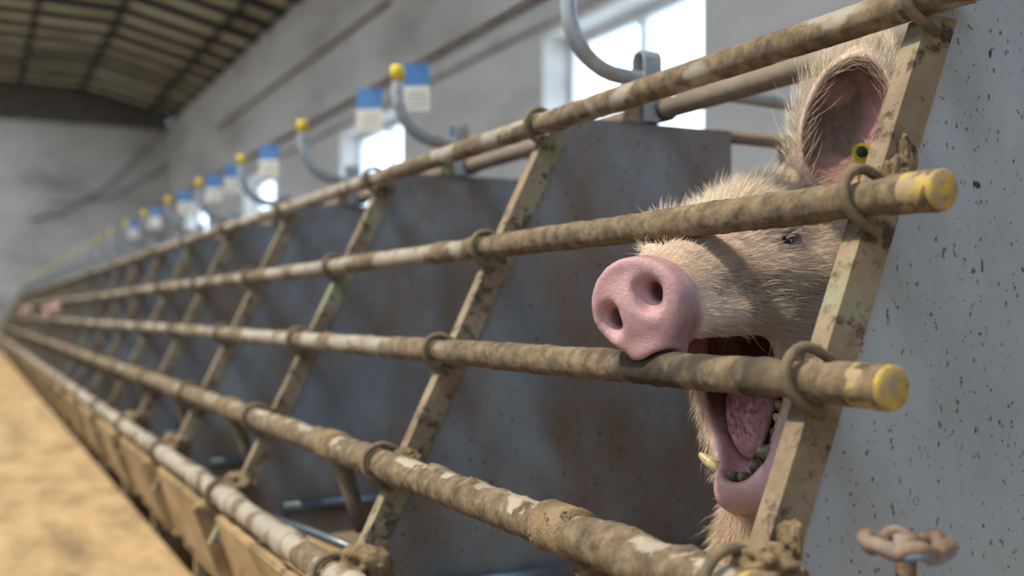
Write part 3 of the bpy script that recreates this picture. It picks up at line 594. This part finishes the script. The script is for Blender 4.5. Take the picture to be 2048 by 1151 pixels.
def surface_nets(V, gx, gy, gz):
    G = (gx, gy, gz); nx, ny, nz = V.shape; I = V < 0
    cs = [(i, j, k) for i in (0, 1) for j in (0, 1) for k in (0, 1)]
    sl = lambda A_, o: A_[o[0]:nx - 1 + o[0], o[1]:ny - 1 + o[1], o[2]:nz - 1 + o[2]]
    cnt = sum(sl(I, o).astype(np.int8) for o in cs); act = (cnt > 0) & (cnt < 8); ci = np.argwhere(act)
    acc = np.zeros((len(ci), 3)); num = np.zeros(len(ci))
    val = {o: V[ci[:, 0] + o[0], ci[:, 1] + o[1], ci[:, 2] + o[2]].astype(float) for o in cs}
    for o in cs:
        for ax in range(3):
            if o[ax]: continue
            o2 = tuple(o[q] + (q == ax) for q in range(3)); a, b = val[o], val[o2]; m = (a < 0) != (b < 0)
            t = np.where(m, a / np.where(m, a - b, 1), 0)
            for q in range(3):
                p0 = G[q][ci[:, q] + o[q]]; p1 = G[q][ci[:, q] + o2[q]]; acc[:, q] += np.where(m, p0 + t * (p1 - p0), 0)
            num += m
    verts = acc / num[:, None]; idx = -np.ones(act.shape, np.int64); idx[act] = np.arange(len(ci)); F_ = []
    for ax in range(3):
        u, v = (ax + 1) % 3, (ax + 2) % 3; s0 = [slice(None)] * 3; s1 = [slice(None)] * 3; s0[ax] = slice(0, -1); s1[ax] = slice(1, None)
        A_, B_ = I[tuple(s0)], I[tuple(s1)]; e = np.argwhere(A_ != B_); e = e[(e[:, u] > 0) & (e[:, v] > 0) & (e[:, u] < V.shape[u] - 1) & (e[:, v] < V.shape[v] - 1)]
        fl_ = A_[e[:, 0], e[:, 1], e[:, 2]]
        def cell(du, dv): q = e.copy(); q[:, u] -= du; q[:, v] -= dv; return idx[q[:, 0], q[:, 1], q[:, 2]]
        q = np.stack([cell(1, 1), cell(0, 1), cell(0, 0), cell(1, 0)], 1); F_.append(np.where(fl_[:, None], q, q[:, ::-1]))
    return verts, np.concatenate(F_)
def hit(px, py):
    z = np.linspace(0.85, 1.3, 900); q = np.array([P(px, py, k) for k in z]).astype(f32)
    return q[int(np.argmax(sow_field(q[:, 0], q[:, 1], q[:, 2]) < 0))].astype(float)
E0 = hit(1580, 479); e_ = 0.003
g_ = np.array([sow_field(*(np.array([E0[k] + e_ * (k == j)], f32) for k in range(3)))[0] - sow_field(*(np.array([E0[k] - e_ * (k == j)], f32) for k in range(3)))[0] for j in range(3)])
g_ = g_ / np.linalg.norm(g_); et = hit(1612, 476) - hit(1550, 490); et -= g_ * (et @ g_); et /= np.linalg.norm(et); ev = np.cross(g_, et); ev = ev if ev[2] > 0 else -ev
R3 = np.stack([HN, HL, HK]); EYE = (WL(E0), R3 @ et, R3 @ ev, R3 @ g_)
nh = int(np.searchsorted(gx, 1.0))
def grid(ax): return np.meshgrid(ax, gy, gz, indexing='ij')
VV = np.concatenate([sow_field(*grid(gx[:nh]), True, EYE), sow_field(*grid(gx[nh:]), False)], 0)
sv, sf = surface_nets(VV, gx, gy, gz); del VV
# skin colours, by where on the animal the skin is (pigment, dirt, bare skin, painted backlight on the ear)
loc = (sv - HS) @ np.stack([HN, HL, HK], 1); a, b, c = loc[:, 0], loc[:, 1], loc[:, 2]
jl = loc - HG; js, jt = jl @ JD, jl @ JM
def lerp(A_, B_, t): return A_ + (np.asarray(B_) - A_) * t[:, None]
nz1 = fbm(sv * 38, 4); nz2 = fbm(sv * 130 + 4, 4)
col = np.tile(np.array([0.54, 0.37, 0.28]), (len(sv), 1)); col = lerp(col, (0.62, 0.44, 0.36), sstep(0.45, 0.7, nz1))
dirt = sstep(0.50, 0.66, fbm(sv * np.array([30, 30, 42.]) + 2, 4)) * (a < -0.06) * (a > -0.26) * (c > -0.03); col = lerp(col, (0.14, 0.10, 0.085), dirt * 0.65)
snout = 1 - sstep(0.018, 0.030, -(a - 0.16 * c + 0.10 * np.abs(b))); col = lerp(col, (0.43, 0.255, 0.275), snout)
col = lerp(col, (0.36, 0.19, 0.195), snout * sstep(0.5, 0.7, nz1) * 0.7)
le = np.stack([a, np.abs(b), c], 1) - EYE[0]; lidm = np.exp(-((le @ EYE[1]) / 0.022) ** 2 - ((le @ EYE[2]) / 0.012) ** 2 - ((le @ EYE[3]) / 0.012) ** 2); col = lerp(col, (0.36, 0.22, 0.235), np.clip(lidm * 1.3, 0, 1))
def cavd(Lc):
    H = Field(*(Lc[:, i].astype(f32) for i in range(3)))
    q = H.cone((-0.055, 0, -0.047), (-0.25, 0, -0.044), 0.0225, 0.040); q = np.minimum(q, H.cone(JL(0.055, 0, 0.036), JL(0.172, 0, 0.020), 0.041, 0.0215))
    return np.minimum(q, H.ell((-0.215, 0, -0.075), (0.075, 0.040, 0.055)))
inm = 1 - sstep(0.0035, 0.009, cavd(loc)); mouth = (0.40, 0.19, 0.20)
col = lerp(col, mouth, inm)
lip = (1 - sstep(0.006, 0.016, cavd(loc))) * (1 - inm) ; col = lerp(col, (0.66, 0.40, 0.38), lip)
chin = sstep(0.165, 0.185, js) * sstep(-0.016, -0.004, jt) * (a > -0.25) * (c < -0.06); col = lerp(col, (0.68, 0.40, 0.38), chin * (1 - inm))
er = sv - EC; eu, ew, en = er @ EUP, er @ EW, er @ EN
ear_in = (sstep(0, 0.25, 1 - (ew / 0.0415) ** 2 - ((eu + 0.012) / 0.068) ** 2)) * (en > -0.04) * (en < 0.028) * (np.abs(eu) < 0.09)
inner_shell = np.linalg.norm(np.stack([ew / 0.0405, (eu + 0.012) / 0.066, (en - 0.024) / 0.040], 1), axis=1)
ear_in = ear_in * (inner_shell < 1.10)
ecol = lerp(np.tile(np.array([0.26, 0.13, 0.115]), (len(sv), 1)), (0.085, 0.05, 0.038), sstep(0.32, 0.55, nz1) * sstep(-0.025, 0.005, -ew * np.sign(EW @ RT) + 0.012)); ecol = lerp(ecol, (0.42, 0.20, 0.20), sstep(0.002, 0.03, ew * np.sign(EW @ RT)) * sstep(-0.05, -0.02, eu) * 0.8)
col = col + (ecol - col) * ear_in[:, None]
is_ear = (np.abs(eu) < 0.10) & (np.abs(ew) < 0.06) & (np.abs(en) < 0.05) & (c > 0.10)
col = np.where((is_ear & (ear_in < 0.1))[:, None], np.array([0.70, 0.58, 0.50]) * 0.5 + col * 0.5, col)  # outer ear skin paler: backlight put into its colour
body = sstep(0.9, 1.1, sv[:, 0]); col = lerp(col, (0.50, 0.36, 0.29), body * 0.8); col *= (0.86 + 0.28 * nz2)[:, None]
wet = np.clip(np.maximum.reduce([snout, inm, lip, chin]), 0, 1)
def skin_mat():
    m, nt, b_, pos = newmat('sow_skin')
    at = nt.nodes.new('ShaderNodeAttribute'); at.attribute_name = 'tint'; aw = nt.nodes.new('ShaderNodeAttribute'); aw.attribute_name = 'wet'
    c_ = mixc(nt, ramp(nt, noise(nt, pos, 220, 5, 0.7), [(0.35, (0.0,) * 3), (0.7, (0.35,) * 3)]), at.outputs['Color'], (0.30, 0.20, 0.15))
    nt.links.new(mixc(nt, aw.outputs['Fac'], c_, at.outputs['Color']), b_.inputs['Base Color'])
    nt.links.new(ramp(nt, aw.outputs['Fac'], [(0, (0.72,) * 3), (1, (0.27,) * 3)]), b_.inputs['Roughness'])
    b_.inputs['Subsurface Weight'].default_value = 0.06; b_.inputs['Subsurface Radius'].default_value = (0.006, 0.003, 0.002); b_.inputs['Subsurface Scale'].default_value = 1.0
    bump(nt, b_, noise(nt, pos, 300, 6, 0.7), 0.6, 0.0022); return m
M['skin'] = skin_mat()
one = np.ones((len(sv), 1)); sow = empty('sow', (1.62, 0.955, 0.0)); so = np.array([1.62, 0.955, 0.0])
skin = mesh_obj('body', sv - so, sf, M['skin'], sow, attrs={'tint': np.hstack([np.clip(col, 0, 1), one]), 'wet': np.hstack([wet[:, None]] * 3 + [one])})
tag(sow, 'pale pink sow screaming with wide open jaws, biting the third rail', 'pig')
def W2(p): return np.asarray(p) - so
# tongue
M['tongue'] = mottled('tongue', [(0.36, 0.15, 0.16), (0.52, 0.25, 0.25)], 60, 0.30, bmp=0.5, bd=0.004)
bm = bmesh.new(); bmesh.ops.create_uvsphere(bm, u_segments=72, v_segments=60, radius=1); tv = np.array([v.co[:] for v in bm.verts])
tp = np.stack([0.098 + 0.062 * tv[:, 0], 0.0275 * tv[:, 1] * (1 - 0.15 * tv[:, 0]), 0.010 + 0.016 * tv[:, 2] + 0.010 * (1 - tv[:, 0] ** 2)], 1)
wr = fbm(tp * np.array([150, 210, 100.]), 3); tp[:, 2] += (tv[:, 2] > -0.2) * (-0.0065 * np.exp(-((wr - 0.5) / 0.05) ** 2) - 0.003 * np.exp(-(tp[:, 1] / 0.003) ** 2))
for v, q in zip(bm.verts, tp): v.co = Vector(W2(LW(*JL(*q))))
bm_obj('tongue', bm, M['tongue'], sow, True)
# teeth
M['tooth'] = mottled('stained_tooth', [(0.16, 0.11, 0.05), (0.50, 0.40, 0.22), (0.58, 0.50, 0.32)], 90, 0.35, bmp=0.1)
M['tooth_dark'] = mottled('blackened_tooth', [(0.04, 0.03, 0.018), (0.12, 0.09, 0.045), (0.30, 0.23, 0.11)], 110, 0.4, bmp=0.3, bd=0.002)
def tooth(p0, p1, p2, r, mat):
    t = np.linspace(0, 1, 8)[:, None]; pts = (1 - t) ** 2 * np.array(p0) + 2 * t * (1 - t) * np.array(p1) + t ** 2 * np.array(p2)
    rr = r * np.sqrt(np.clip(1 - (t[:, 0] * 0.97) ** 3, 0.03, 1)); V, Fq = tube_data([W2(LW(*JL(*q))) for q in pts], rr, 12); return mesh_obj('tooth', V, Fq, mat, sow)
tooth((0.168, -0.024, 0.008), (0.168, -0.036, 0.018), (0.154, -0.047, 0.026), 0.0062, M['tooth'])
tooth((0.170, 0.024, 0.006), (0.170, 0.033, 0.012), (0.160, 0.040, 0.020), 0.0048, M['tooth'])
for s_, b_, r_ in ((0.180, -0.012, 0.0072), (0.184, -0.001, 0.0074), (0.174, 0.010, 0.0085), (0.160, 0.017, 0.0100), (0.140, 0.027, 0.0065)):
    tooth((s_, b_, -0.004), (s_ + 0.002, b_, 0.010), (s_ + 0.005, b_ * 1.05, 0.021), r_, M['tooth_dark'])
for s_ in (0.128, 0.112): tooth((s_, 0.031, 0.0), (s_, 0.031, 0.012), (s_, 0.030, 0.022), 0.006, M['tooth'])
for s_ in (0.128, 0.112): tooth((s_, -0.031, 0.0), (s_, -0.031, 0.012), (s_, -0.030, 0.022), 0.005, M['tooth_dark'])
# eyes
M['eye'] = mottled('dark_eye', [(0.008, 0.006, 0.006), (0.03, 0.02, 0.016)], 60, 0.08, bmp=0)
for s in (-1, 1):
    bm = bmesh.new(); bmesh.ops.create_uvsphere(bm, u_segments=20, v_segments=14, radius=0.0105)
    for v in bm.verts: v.co = v.co + Vector(W2(LW(*((EYE[0] - 0.0115 * EYE[3] + 0.002 * EYE[1]) * np.array([1, s, 1])))))
    bm_obj('eye', bm, M['eye'], sow, True)
# yellow ear tag
tc_ = P(1722, 304, 1.025); tr = empty('ear_tag', tuple(W2(tc_))); tr.parent = sow; tr['label'] = 'yellow ear tag with a dark stud'
bm = bmesh.new(); RTv, UPv, NV = RT, np.array([0, 0, 1.0]), -FW
outl = [(0.0085 * math.cos(t_), 0.0085 * math.sin(t_)) for t_ in np.linspace(-0.5, math.pi + 0.6, 14)] + [(-0.0045, -0.0125), (-0.0035, -0.030), (0.030, -0.034), (0.034, 0.0), (0.016, 0.004)]
prism(bm, [tuple(RTv * x + UPv * y) for x, y in outl], tuple(NV * 0.0022)); bm_obj('plate', bm, M['yellow'], tr)
V, Fq = tube_data([tuple(NV * q) for q in (0.0, 0.004, 0.0062)], [0.0052, 0.0052, 0.0035], 16); mesh_obj('stud', V, Fq, M['rubber'], tr)
# bristles: tapered three-sided strands over the visible head and neck
fa = sv[sf]; fc = fa.mean(1); nrm = np.cross(fa[:, 2] - fa[:, 0], fa[:, 3] - fa[:, 1]); ar = np.linalg.norm(nrm, axis=1) * 0.5; nrm /= (2 * ar[:, None] + 1e-12)
fl3 = (fc - HS) @ np.stack([HN, HL, HK], 1); m1 = lambda x: x[sf].mean(1)
bare = np.clip(m1(snout) * 1.3 + m1(inm) + m1(lip) * 0.9 + m1(ear_in) * 1.2 + m1(chin) + 2.2 * m1(lidm), 0, 1); wgt = ar * np.clip(1 - bare, 0.0, 1) * (fc[:, 0] < 0.98) * (fl3[:, 0] < -0.02)
N = 56000; pick = RNG.choice(len(fc), N, p=wgt / wgt.sum()); uv = RNG.random((N, 2)); q = fa[pick]
root_p = 1.0 * (q[:, 0] * (1 - uv[:, :1]) + q[:, 1] * uv[:, :1]) * (1 - uv[:, 1:]) + (q[:, 3] * (1 - uv[:, :1]) + q[:, 2] * uv[:, :1]) * uv[:, 1:]
nn = nrm[pick]; pl3 = fl3[pick]; earv = m1(is_ear.astype(float))[pick] > 0.5; crown = sstep(0.085, 0.12, pl3[:, 2])
flow = -HN[None] + 0.25 * HL[None] * np.sign(pl3[:, 1])[:, None] - 0.25 * HK[None]; jw = (pl3[:, 2] < -0.05)
flow = np.where(earv[:, None], EUP[None], flow); flow = np.where(jw[:, None], -HK[None] * 0.8 - HN[None] * 0.4, flow)
flow = flow - nn * np.sum(flow * nn, 1)[:, None]; flow /= np.linalg.norm(flow, axis=1)[:, None] + 1e-9
lift = np.where(earv, 0.55, 0.35 + 0.5 * crown) + RNG.normal(0, 0.12, N); dirn = flow + nn * lift[:, None] + RNG.normal(0, 0.16, (N, 3)); dirn /= np.linalg.norm(dirn, axis=1)[:, None]
ln = (0.011 + 0.008 * RNG.random(N)) * (1 + 0.8 * crown) * (1 + 0.45 * sstep(-0.12, -0.18, pl3[:, 0]) * (1 - crown)) * np.where(earv, 1.1, 1.0) * np.where(pl3[:, 0] > -0.09, 0.6, 1) * np.where(RNG.random(N) < 0.03, 1.8, 1)
lw_ = np.linspace(-1, 1, 26); LB = np.array([LW(*(EYE[0] + (0.002 + 0.013 * k) * EYE[1] + (0.0085 - 0.004 * k * k - 0.003) * EYE[2] + 0.0035 * EYE[3])) for k in lw_])
ld = R3.T @ (EYE[3] * 0.8 - EYE[2] * 0.25 + EYE[1] * 0.5); root_p[:26] = LB; dirn[:26] = ld / np.linalg.norm(ld) + RNG.normal(0, 0.12, (26, 3)); nn[:26] = R3.T @ EYE[2]; ln[:26] = 0.011   # lashes
tip = root_p + dirn * ln[:, None]; mid = root_p + (dirn + nn * 0.12) * ln[:, None] * 0.55
s1 = np.cross(dirn, RNG.normal(size=(N, 3))); s1 /= np.linalg.norm(s1, axis=1)[:, None]; s2 = np.cross(dirn, s1); HV = []
for pt, r_ in ((root_p - nn * 0.0006, 0.00018), (mid, 0.00014)):
    for k in range(3): t_ = 2 * math.pi * k / 3; HV.append(pt + r_ * (math.cos(t_) * s1 + math.sin(t_) * s2))
HV.append(tip); HV = np.stack(HV, 1).reshape(-1, 3) - so; base = (np.arange(N) * 7)[:, None]
quads = np.concatenate([base + np.array([k, (k + 1) % 3, 3 + (k + 1) % 3, 3 + k]) for k in range(3)]); tris = np.concatenate([base + np.array([3 + k, 3 + (k + 1) % 3, 6]) for k in range(3)])
me = bpy.data.meshes.new('bristles'); me.vertices.add(len(HV)); me.vertices.foreach_set('co', HV.astype(f32).ravel())
li = np.concatenate([quads.ravel(), tris.ravel()]); ls = np.concatenate([np.arange(len(quads)) * 4, len(quads) * 4 + np.arange(len(tris)) * 3])
me.loops.add(len(li)); me.loops.foreach_set('vertex_index', li.astype(np.int32)); me.polygons.add(len(ls)); me.polygons.foreach_set('loop_start', ls.astype(np.int32))
me.update(calc_edges=True)
hc = np.tile(np.array([0.74, 0.64, 0.50]), (N, 1)); hc *= (0.75 + 0.4 * RNG.random(N))[:, None]
hc = np.repeat(np.hstack([np.clip(hc, 0, 1), np.ones((N, 1))]), 7, 0); ca = me.color_attributes.new('tint', 'FLOAT_COLOR', 'POINT'); ca.data.foreach_set('color', hc.astype(f32).ravel())
m_, nt_, b_, pos_ = newmat('bristle'); at_ = nt_.nodes.new('ShaderNodeAttribute'); at_.attribute_name = 'tint'; nt_.links.new(at_.outputs['Color'], b_.inputs['Base Color']); b_.inputs['Roughness'].default_value = 0.45
me.materials.append(m_); ho = bpy.data.objects.new('bristles', me); C.objects.link(ho); ho.parent = sow; ho['kind'] = 'stuff'
# other sows, farther along the row, with their snouts between the rails
for k, n_ in enumerate((12, 18)):
    s2_ = empty('sow', (1.62, 0.955 + SP * n_, 0)); tag(s2_, ['small distant pink sow poking its snout between the rails', 'tiny farthest pink sow snout near the end of the row'][k], 'pig')
    for ch in sow.children:
        if ch.name.split('.')[0] in ('body', 'tongue', 'eye'): cc = ch.copy(); C.objects.link(cc); cc.parent = s2_
